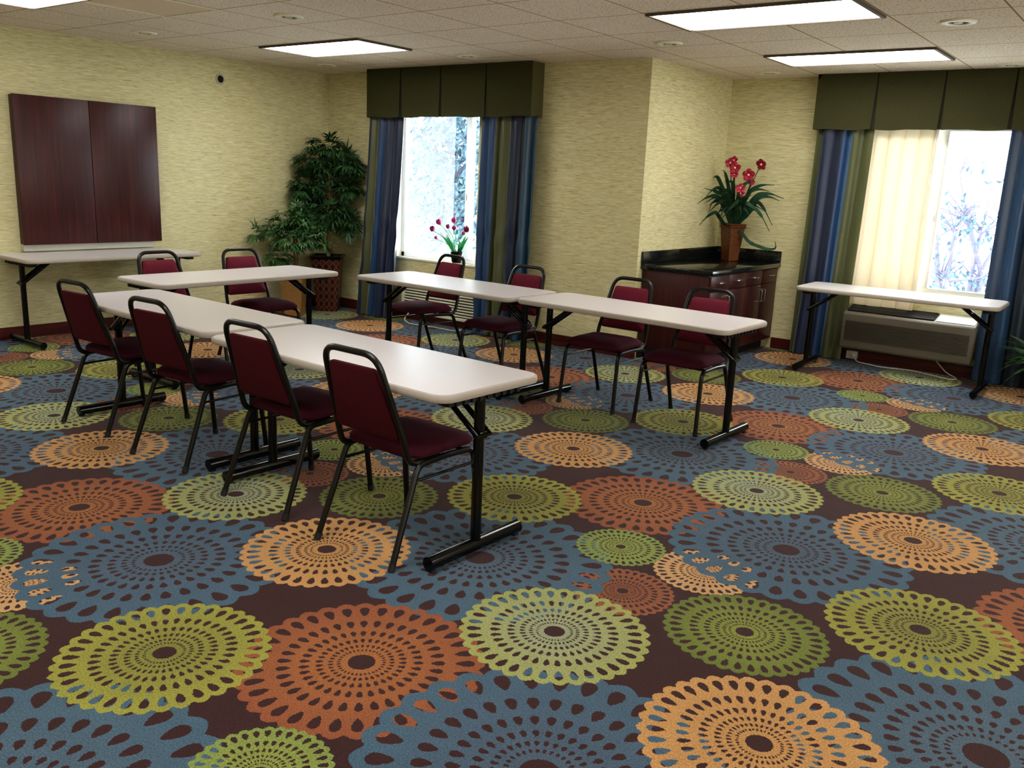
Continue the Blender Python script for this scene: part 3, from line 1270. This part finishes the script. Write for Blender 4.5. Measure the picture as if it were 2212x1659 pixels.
def foliage(lobes, seed, size, clamp):
    rnd = random.Random(seed)
    bm = bmesh.new()
    for (r, f, z, rx, rz, n) in lobes:
        for _ in range(n):
            u, v, w_ = rnd.gauss(0, 1), rnd.gauss(0, 1), rnd.gauss(0, 1)
            L = math.sqrt(u * u + v * v + w_ * w_) or 1
            k = rnd.uniform(.55, 1.0)
            o3 = CR * (u / L * rx * k) + CF * (v / L * rx * .8 * k) + Vector((0, 0, w_ / L * rz * k))
            c = CR * r + CF * f + Vector((0, 0, z)) + o3
            out = o3.normalized() + Vector((0, 0, -.25)) + CF * .25
            c = clamp(c)
            foliage_cluster(bm, c, out, size * rnd.uniform(.8, 1.2), rnd)
    for v in bm.verts:
        v.co = clamp(v.co)
    return bm


def planter_square(bm, b, tp, z0, z1, n=8):
    """square tapered wall with per-face UV"""
    uvl = bm.loops.layers.uv.verify()
    for i in range(4):
        a0, a1 = i * PI / 2 + PI / 4, (i + 1) * PI / 2 + PI / 4
        rows = []
        for k in range(n + 1):
            f = k / n
            rr = (b + (tp - b) * f ** 1.15) * math.sqrt(2)
            z = z0 + (z1 - z0) * f
            rows.append(((rr * math.cos(a0), rr * math.sin(a0), z), (rr * math.cos(a1), rr * math.sin(a1), z), f))
        for (p, q, f0), (p2, q2, f1) in zip(rows, rows[1:]):
            vs = [bm.verts.new(c) for c in (p, q, q2, p2)]
            fc = bm.faces.new(vs)
            for lp, uv in zip(fc.loops, ((0, f0), (1, f0), (1, f1), (0, f1))):
                lp[uvl].uv = uv
    return bm


# tall tree in the corner
PX, PY = -7.425, 6.40
t = thing('potted_tree', 'tall green artificial tree in a dark red lozenge planter in the room corner', 'potted plant', (PX, PY, 0))
pr = R(41)
bm = bmesh.new()
planter_square(bm, .112, .148, 0.001, .57)
vs = [bm.verts.new((.112 * math.sqrt(2) * math.cos(i * PI / 2 + PI / 4), .112 * math.sqrt(2) * math.sin(i * PI / 2 + PI / 4), .002)) for i in range(4)]
bm.faces.new(vs)
bmesh.ops.remove_doubles(bm, verts=bm.verts, dist=.0005)
pot = obj('planter', bm, M['lozenge'], t, True, 30)
pot.rotation_euler = (0, 0, pr)
bm = bmesh.new()
for (a, za), (b_, zb) in (((.148, .565), (.170, .585)), ((.170, .585), (.172, .605)), ((.172, .605), (.150, .605)), ((.150, .605), (.146, .57))):
    l0 = [bm.verts.new((a * math.sqrt(2) * math.cos(i * PI / 2 + PI / 4), a * math.sqrt(2) * math.sin(i * PI / 2 + PI / 4), za)) for i in range(4)]
    l1 = [bm.verts.new((b_ * math.sqrt(2) * math.cos(i * PI / 2 + PI / 4), b_ * math.sqrt(2) * math.sin(i * PI / 2 + PI / 4), zb)) for i in range(4)]
    for i in range(4):
        bm.faces.new((l0[i], l0[(i + 1) % 4], l1[(i + 1) % 4], l1[i]))
bmesh.ops.remove_doubles(bm, verts=bm.verts, dist=.0005)
rim = obj('rim', bm, M['black'], pot, False)
bm = bmesh.new()
box(bm, -.144, .144, -.144, .144, .545, .56)
soil = obj('moss', bm, M['dark'], pot, False)
bm = bmesh.new()
for i, (a, b) in enumerate((((-.02, .01), (-.05, .03)), ((.02, -.01), (.035, -.01)), ((0, .02), (.0, .03)))):
    pts = [(a[0], a[1], .555), (a[0] + .008, a[1], .8), (a[0] - .01 + b[0] * .3, a[1], 1.05), (a[0] + b[0] * .8, a[1] + b[1], 1.3), (a[0] + b[0], a[1] + b[1], 1.55)]
    tube(bm, fillet(pts, .3, 4), .014, 8, radii=None)
obj('trunk', bm, M['trunk'], t)


def clampT(c):
    x = max(c.x + PX, XL + .02) - PX
    y = min(c.y + PY, YB - .02) - PY
    y = min(y, (6.50 - PY) if c.x + PX > -6.99 else 9)
    return Vector((x, y, c.z))


lobes = [(0.02, .05, 1.74, .20, .11, 58), (-.12, .05, 1.60, .22, .10, 56), (.22, .02, 1.58, .20, .11, 62), (-.20, .05, 1.34, .19, .15, 85),
         (.24, .03, 1.34, .14, .12, 42), (-.22, .02, 1.18, .14, .10, 40), (.05, .08, 1.06, .24, .11, 84), (.24, .05, .96, .13, .10, 40), (-.10, .1, .98, .16, .08, 34), (.0, -.12, 1.42, .24, .14, 40)]
obj('foliage', foliage(lobes, 11, .13, clampT), M['leaf_dark'], t, True, 180)

# smaller tree
SX, SY = -7.36, 5.89
t = thing('potted_tree', 'small green artificial tree in a tan wicker basket beside the taller one', 'potted plant', (SX, SY, 0))
bm = bmesh.new()
planter_square(bm, .085, .118, 0.001, .40)
bmesh.ops.remove_doubles(bm, verts=bm.verts, dist=.0005)
vs = [bm.verts.new((.085 * math.sqrt(2) * math.cos(i * PI / 2 + PI / 4), .085 * math.sqrt(2) * math.sin(i * PI / 2 + PI / 4), .002)) for i in range(4)]
bm.faces.new(vs)
bmesh.ops.remove_doubles(bm, verts=bm.verts, dist=.0005)
b = obj('basket', bm, M['wicker'], t, True, 30)
b.rotation_euler = (0, 0, R(35))
bm = bmesh.new()
box(bm, -.112, .112, -.112, .112, .36, .375)
obj('moss', bm, M['dark'], b, False)
bm = bmesh.new()
tube(bm, [(0, 0, .37), (.01, 0, .6), (-.01, .01, .8), (-.03, .01, 1.0)], .013, 8)
tube(bm, [(.01, .02, .37), (.03, .02, .6), (.04, .0, .85)], .010, 8)
obj('trunk', bm, M['trunk'], t)


def clampS(c):
    x = max(c.x + SX, XL + .02) - SX
    return Vector((x, c.y, c.z))


lobes = [(0.0, .05, 1.0, .20, .14, 55), (-.22, .06, .93, .15, .08, 26), (-.36, .08, .84, .07, .06, 8), (-.02, .08, .82, .24, .12, 60), (.22, .10, .86, .14, .12, 35), (-.14, .05, .62, .12, .10, 26), (.30, .1, .76, .10, .06, 12), (.06, .05, 1.08, .10, .08, 14)]
obj('foliage', foliage(lobes, 5, .12, clampS), M['leaf_mid'], t, True, 180)

# tulips on the window sill
t = thing('potted_tulips', 'black pot of magenta tulips on the left window sill', 'potted plant', (-5.84, YB + .035, W1[2]))
bm = bmesh.new()
lathe(bm, [(.001, 0.0), (.043, 0.0), (.05, .01), (.066, .105), (.070, .112), (.064, .112), (.058, .09), (.001, .088)], 24)
obj('pot', bm, M['black'], t)
heads = [(-.033, .418), (-.202, .390), (-.267, .318), (-.109, .351), (0.0, .345), (.189, .345), (.097, .299), (-.240, .233)]
bm = bmesh.new()
for i, (dx, z) in enumerate(heads):
    yy = -.02 - .03 * (i % 3)
    tube(bm, fillet([(dx * .08, 0, .08), (dx * .35, yy * .5, .08 + (z - .08) * .62), (dx, yy, z - .01)], .25, 6), .0032, 6)
obj('stems', bm, M['leaf_tulip'], t)
bm = bmesh.new()
rnd = random.Random(3)
for i in range(22):
    a = rnd.uniform(0, 2 * PI)
    d = Vector((math.cos(a) * .45, math.sin(a) * .3 - .1, 1))
    leaf_blade(bm, (math.cos(a) * .025, math.sin(a) * .02, .085), d, rnd.uniform(.14, .24), .028, rnd.uniform(.1, .9), (math.sin(a), -math.cos(a), .2), 5)
for v in bm.verts:
    v.co.y = min(v.co.y, .035)
obj('leaves', bm, M['leaf_tulip'], t)
for i, (dx, z) in enumerate(heads):
    bm = bmesh.new()
    s = (.95, 1.05, 1.0, .8, .8, 1.1, .72, .68)[i]
    for k in range(6):
        a0 = k * PI / 3
        rings = []
        for j in range(6):
            f = j / 5
            rr = .030 * math.sin(PI * (.12 + .70 * f)) * (1.0 if k % 2 else .9)
            zz = -.025 + .058 * f
            ww = .55 * math.sin(PI * (.15 + .8 * f)) + .05
            rings.append([bm.verts.new((s * rr * math.cos(a0 + da * ww), s * rr * math.sin(a0 + da * ww), s * zz)) for da in (-1, -.5, 0, .5, 1)])
        for ra, rb in zip(rings, rings[1:]):
            for c in range(4):
                bm.faces.new((ra[c], ra[c + 1], rb[c + 1], rb[c]))
    h = obj('flower_head', bm, M['petal_magenta'], t)
    h.location = (dx, -.02 - .03 * (i % 3), z)
    h.rotation_euler = (R(14 * ((i % 3) - 1)), R(max(-35, min(35, dx * 130))), i)

# flower arrangement on the countertop
FX, FY, FZ = -3.475, 7.99, .8305
t = thing('flower_arrangement', 'crimson artificial flowers with long strap leaves in a brown rattan vase on the granite top', 'flower arrangement', (FX, FY, FZ))
bm = bmesh.new()
planter_square(bm, .056, .084, 0.001, .345)
bmesh.ops.remove_doubles(bm, verts=bm.verts, dist=.0005)
vs = [bm.verts.new((.056 * math.sqrt(2) * math.cos(i * PI / 2 + PI / 4), .056 * math.sqrt(2) * math.sin(i * PI / 2 + PI / 4), .002)) for i in range(4)]
bm.faces.new(vs)
bmesh.ops.remove_doubles(bm, verts=bm.verts, dist=.0005)
v_ = obj('vase', bm, M['vase'], t, True, 30)
v_.rotation_euler = (0, 0, R(-28))
bm = bmesh.new()
for zz in (.318, .34):
    for i in range(4):
        rr = (.0845) * math.sqrt(2)
        p0 = (rr * math.cos(i * PI / 2 + PI / 4), rr * math.sin(i * PI / 2 + PI / 4), zz)
        p1 = (rr * math.cos((i + 1) * PI / 2 + PI / 4), rr * math.sin((i + 1) * PI / 2 + PI / 4), zz)
        tube(bm, [p0, p1], .009, 6)
obj('braided_rim', bm, M['vase'], v_)
bm = bmesh.new()
box(bm, -.07, .07, -.07, .07, .30, .31)
obj('moss', bm, M['dark'], v_, False)
# picture-parallel axis at the alcove
AR = Vector((.93, .36, 0)).normalized()
AF = Vector((.36, -.93, 0)).normalized()


def fp(r, z, f=0.0):
    return AR * r + AF * f + Vector((0, 0, z))


def strap(bm, pts, w):
    pts = fillet(pts, .2, 6)
    n = len(pts)
    prev = None
    for i, p in enumerate(pts):
        f = i / (n - 1)
        ww = w * (math.sin(PI * min(1, .2 + .78 * f)) ** .8) * .5 + .0008
        d = (pts[min(i + 1, n - 1)] - pts[max(i - 1, 0)]).normalized()
        s = d.cross(AF).normalized() * .85 + AF * .5
        a, b = bm.verts.new(p + s * ww), bm.verts.new(p - s * ww)
        if prev:
            bm.faces.new((prev[0], a, b, prev[1]))
        prev = (a, b)


bm = bmesh.new()
for r1, z1, r2, z2, f in ((-.16, .55, -.34, .52, .20), (-.16, .40, -.30, .32, .22), (-.17, .70, -.22, .76, .10), (-.15, .62, -.26, .60, .12), (-.09, .68, -.14, .84, .04),
                          (.14, .62, .34, .72, .06), (.2, .58, .44, .60, .08), (.22, .55, .40, .58, .12), (.18, .46, .34, .30, .14), (.20, .52, .36, .35, .02),
                          (.05, .52, -.12, .36, .22), (.12, .60, .30, .66, -.05), (.1, .5, .26, .42, .2), (-.03, .66, -.09, .72, .10), (.05, .64, .16, .74, .1), (-.1, .5, -.22, .45, .16), (.03, .56, .02, .62, .2), (-.06, .55, -.15, .6, .15)):
    strap(bm, [fp(r1 * .05, .30, 0), fp(r1 * .6, z1 * .9, f * .5), fp(r1, z1 + .06, f), fp((r1 + r2) / 2, (z1 + z2) / 2 + .05, f), fp(r2, z2, f)], .040)
strap(bm, [fp(.02, .32, .02), fp(.10, .26, .08), fp(.17, .18, .10), fp(.34, .13, .10), fp(.42, .14, .10), fp(.40, .21, .10)], .034)
rnd = random.Random(9)
for i in range(20):
    r = rnd.uniform(-.2, .22)
    f = rnd.uniform(-.06, .2)
    z = rnd.uniform(.46, .66)
    strap(bm, [fp(r * .1, .30, f * .1), fp(r * .5, z * .95, f * .5), fp(r, z, f), fp(r * 1.5, z - rnd.uniform(-.04, .14), f * 1.3)], .036)
for v in bm.verts:
    v.co.x = max(v.co.x, XJ + .03 - FX)
    v.co.y = min(v.co.y, YC - .03 - FY)
obj('leaves', bm, M['leaf_orchid'], t, True, 180)
fl = [(-.08, .905, .05), (-.03, .86, .07), (-.03, .80, .07), (.20, .90, .03), (.10, .80, .10), (.04, .68, .14), (.13, .74, .05), (.045, .63, .16), (-.05, .93, .04)]
bm = bmesh.new()
for r, z, f in fl:
    tube(bm, fillet([fp(r * .1, .30, 0), fp(r * .5, z * .7, f * .4), fp(r, z, f)], .2, 5), .004, 6)
obj('stems', bm, M['leaf_orchid'], t)
for i, (r, z, f) in enumerate(fl):
    bm = bmesh.new()
    for k in range(5):
        a = k * 2 * PI / 5 + .3
        dr, dz = math.cos(a), math.sin(a)
        c = Vector((dr * .030, 0, dz * .030))
        ring = []
        cen = bm.verts.new(c + Vector((0, -.006, 0)))
        for j in range(10):
            b_ = 2 * PI * j / 10
            loc = Vector((math.cos(b_) * .026, 0, math.sin(b_) * .026))
            p = c + loc
            p.y = .010 - .25 * (p.length - .02) if p.length > .02 else .012
            ring.append(bm.verts.new(p))
        for j in range(10):
            bm.faces.new((cen, ring[j], ring[(j + 1) % 10]))
    o = obj('flower', bm, M['petal_red'], t)
    bm = bmesh.new()
    bmesh.ops.create_uvsphere(bm, u_segments=10, v_segments=6, radius=.011)
    obj('throat', bm, M['petal_throat'], o)
    o.location = fp(r, z, f)
    sc_ = (.85, 1.0, .7, 1.0, 1.1, .9, .7, .75, .75)[i]
    o.scale = (sc_,) * 3
    o.rotation_euler = (R((10, -15, -35, 20, 0, -30, -40, -45, 20)[i]), 0, R((35, 10, 30, -10, 12, 20, 40, 10, 50)[i]))

# dark plant at the right edge
t = thing('potted_plant', 'shadowed leafy green plant at the right edge beside the wall table', 'potted plant', (-.66, 7.66, 0))
bm = bmesh.new()
lathe(bm, [(.001, 0.001), (.11, .001), (.12, .01), (.145, .30), (.15, .31), (.135, .31), (.128, .28), (.001, .28)], 28)
obj('pot', bm, M['black'], t)
bm = bmesh.new()
rnd = random.Random(14)
for i in range(60):
    a = rnd.uniform(0, 2 * PI)
    e = rnd.uniform(.35, 1.6)
    d = Vector((math.cos(a), math.sin(a) * .8, e))
    leaf_blade(bm, (math.cos(a) * .04, math.sin(a) * .04, .28), d, rnd.uniform(.26, .46), .034, rnd.uniform(.7, 1.9), (math.sin(a), -math.cos(a), .1), 7)
for v in bm.verts:
    v.co.y = min(v.co.y, .30)
obj('leaves', bm, M['leaf_dark'], t, True, 180)


# ------------------------------------------------------------------ trees outside the windows
def out_tree(x, y, h, spread, n, mat, label, seed, leaf=.16, zmin=0.2):
    rnd = random.Random(seed)
    t = thing('tree', label, 'tree', (x, y, -.25))
    bm = bmesh.new()
    tube(bm, [(0, 0, 0), (.05, 0, h * .4), (-.04, .05, h * .85)], .07, 8, radii=[.09, .07, .03])
    for i in range(9):
        z = h * rnd.uniform(.2, .8)
        a = rnd.uniform(0, 6.28)
        tube(bm, [(0, 0, z), (math.cos(a) * spread * .5, math.sin(a) * spread * .5, z + .3), (math.cos(a) * spread * .8, math.sin(a) * spread * .8, z + .4)], .02, 6, radii=[.03, .018, .006])
    obj('trunk', bm, M['out_bark'], t)
    bm = bmesh.new()
    for _ in range(n):
        u, v, w_ = rnd.gauss(0, 1), rnd.gauss(0, 1), rnd.gauss(0, 1)
        L = math.sqrt(u * u + v * v + w_ * w_) or 1
        k = rnd.random() ** .4
        c = Vector((u / L * spread * k, v / L * spread * k * .7, zmin + (h - zmin) * (.5 + .5 * w_ / L * k)))
        d = Vector((rnd.uniform(-1, 1), rnd.uniform(-1, .3), rnd.uniform(-.8, .6)))
        leaf_blade(bm, c, d, leaf * rnd.uniform(.6, 1.3), leaf * .5, .5, (rnd.uniform(-1, 1), rnd.uniform(-1, 1), rnd.uniform(-1, 1)), 2)
    obj('foliage', bm, mat, t, True, 180)
    return t


out_tree(-9.6, 10.6, 3.6, .75, 330, M['out_leaf'], 'pale overexposed leafy tree behind the left part of the tulip window', 31, .24)
out_tree(-8.55, 9.6, 3.8, .62, 2200, M['out_leaf2'], 'darker blue-green leafy tree behind the middle bar of the tulip window', 32, .12)
out_tree(-12.4, 14.5, 4.2, 1.2, 700, M['out_leaf'], 'faint leafy tree farthest off through the tulip window', 33, .2)


def bare_tree(x, y, h, label, seed, k=6):
    rnd = random.Random(seed)
    t = thing('tree', label, 'tree', (x, y, -.25))
    bm = bmesh.new()
    stems = []
    for i in range(3):
        l0, l1 = rnd.uniform(-.16, .16), rnd.uniform(-.42, .42)
        hh = h * rnd.uniform(.72, 1.0)
        pts = [Vector((l0 * .6, rnd.uniform(-.1, .1), 0)), Vector((l0 + rnd.uniform(-.08, .08), 0, hh * .35)), Vector((l0 * .5 + l1 * .6, .05, hh * .7)), Vector((l1, 0, hh))]
        stems.append(fillet(pts, .4, 5))
        n = len(stems[-1])
        tube(bm, stems[-1], .04, 7, radii=[(.056 - .044 * j / (n - 1)) * (1, .75, .6)[i] for j in range(n)])
    obj('trunk', bm, M['out_bark'], t)
    bm = bmesh.new()
    for i in range(k * 4):
        st = stems[i % 3]
        p0 = st[rnd.randrange(len(st) // 3, len(st))]
        d = Vector((rnd.uniform(-1, 1), rnd.uniform(-.4, .4), rnd.uniform(-.1, 1.0))).normalized()
        l = rnd.uniform(.12, .42)
        p1 = p0 + d * l
        p2 = p1 + Vector((d.x * .6, d.y, d.z + rnd.uniform(-.4, .4))) * (l * .6)
        tube(bm, [p0, p1, p2], .006, 5, radii=[.012, .008, .003])
    obj('branches', bm, M['out_bark'], t)
    bm = bmesh.new()
    for i in range(150):
        st = stems[rnd.randrange(3)]
        c = st[rnd.randrange(2, len(st))] + Vector((rnd.gauss(0, .14), rnd.gauss(0, .14), rnd.gauss(0, .12)))
        leaf_blade(bm, c, (rnd.uniform(-1, 1), rnd.uniform(-1, 1), rnd.uniform(-1, .5)), .09, .045, .4, (rnd.uniform(-1, 1), 1, rnd.uniform(-1, 1)), 2)
    obj('foliage', bm, M['out_leaf2'], t, True, 180)
    return t


bare_tree(-2.50, 12.6, 2.3, 'thin bare lavender tree trunk outside the right window, left of the pair', 41, 9)
bare_tree(-2.14, 12.9, 2.6, 'thin bare lavender tree trunk outside the right window, right of the pair', 42, 10)


# ------------------------------------------------------------------ light
w = bpy.data.worlds.new('sky')
sc.world = w
w.use_nodes = True
nt = w.node_tree
bg = nt.nodes['Background']
tc = nt.nodes.new('ShaderNodeTexCoord')
sp = nt.nodes.new('ShaderNodeSeparateXYZ')
nt.links.new(tc.outputs['Generated'], sp.inputs[0])
cz = ramp(nt, V(nt, sp.outputs[2]), [(0.0, (.55, .58, .6, 1)), (0.15, (.85, .92, 1.0, 1)), (0.8, (.95, 1.0, 1.0, 1))])
nt.links.new(cz, bg.inputs[0])
bg.inputs[1].default_value = 13.0


def area(name, loc, rot, sx, sy, power, col, portal=False):
    d = bpy.data.lights.new(name, 'AREA')
    d.shape = 'RECTANGLE'
    d.size, d.size_y = sx, sy
    d.energy = power
    d.color = col
    o = link(bpy.data.objects.new(name, d))
    o.location = loc
    o.rotation_euler = rot
    if portal:
        d.cycles.is_portal = True
    return o


for n, ww, yy in (('sky_portal', W1, YB), ('sky_portal', W2, YC)):
    area(n, ((ww[0] + ww[1]) / 2, yy + TH + .02, (ww[2] + ww[3]) / 2), (R(-90), 0, 0), ww[1] - ww[0], ww[3] - ww[2], 1, (1, 1, 1), True)

# ceiling fixtures of the room and added fill lamps, beside and behind the camera (outside the frame)
for x, y in ((-2.24, 1.5), (-6.03, .5), (-2.24, -.9), (1.4, 5.2), (1.4, 1.5)):
    area('ceiling_lamp', (x, y, H - .03), (0, 0, 0), 1.2, .58, 27, (1.0, .985, .96))
for y in (5.2, 1.4):
    area('fill_light', (XR - .05, y, 1.35), (0, R(84), 0), 1.4, 2.2, 56, (1.0, .985, .96))  # soft fill added at the right wall to brighten ceiling and walls


# ------------------------------------------------------------------ camera
cam = bpy.data.cameras.new('camera')
co = link(bpy.data.objects.new('camera', cam))
F, PITCH, ROLL, YAW = 1884.935, 0.232007746, 0.0446258588, 0.646325010
fwd = Vector((-math.sin(YAW) * math.cos(PITCH), math.cos(YAW) * math.cos(PITCH), -math.sin(PITCH)))
right = Vector((math.cos(YAW), math.sin(YAW), 0))
up = right.cross(fwd)
r2 = right * math.cos(ROLL) + up * math.sin(ROLL)
u2 = up * math.cos(ROLL) - right * math.sin(ROLL)
co.matrix_world = Matrix(((r2.x, u2.x, -fwd.x, 0), (r2.y, u2.y, -fwd.y, 0), (r2.z, u2.z, -fwd.z, 1.511838), (0, 0, 0, 1)))
cam.sensor_fit = 'HORIZONTAL'
cam.sensor_width = 36
cam.lens = F / 2212 * 36
cam.clip_start = .05
cam.clip_end = 200
sc.camera = co

sc.view_settings.view_transform = 'Standard'
sc.view_settings.look = 'Medium High Contrast'
sc.view_settings.exposure = 0.1
sc.view_settings.gamma = 1.06
sc.cycles.use_denoising = True
sc.cycles.max_bounces = 6
sc.cycles.diffuse_bounces = 3
sc.cycles.glossy_bounces = 3
sc.cycles.use_adaptive_sampling = True
sc.cycles.adaptive_threshold = 0.08
sc.cycles.adaptive_min_samples = 16
sc.cycles.sample_clamp_indirect = 6
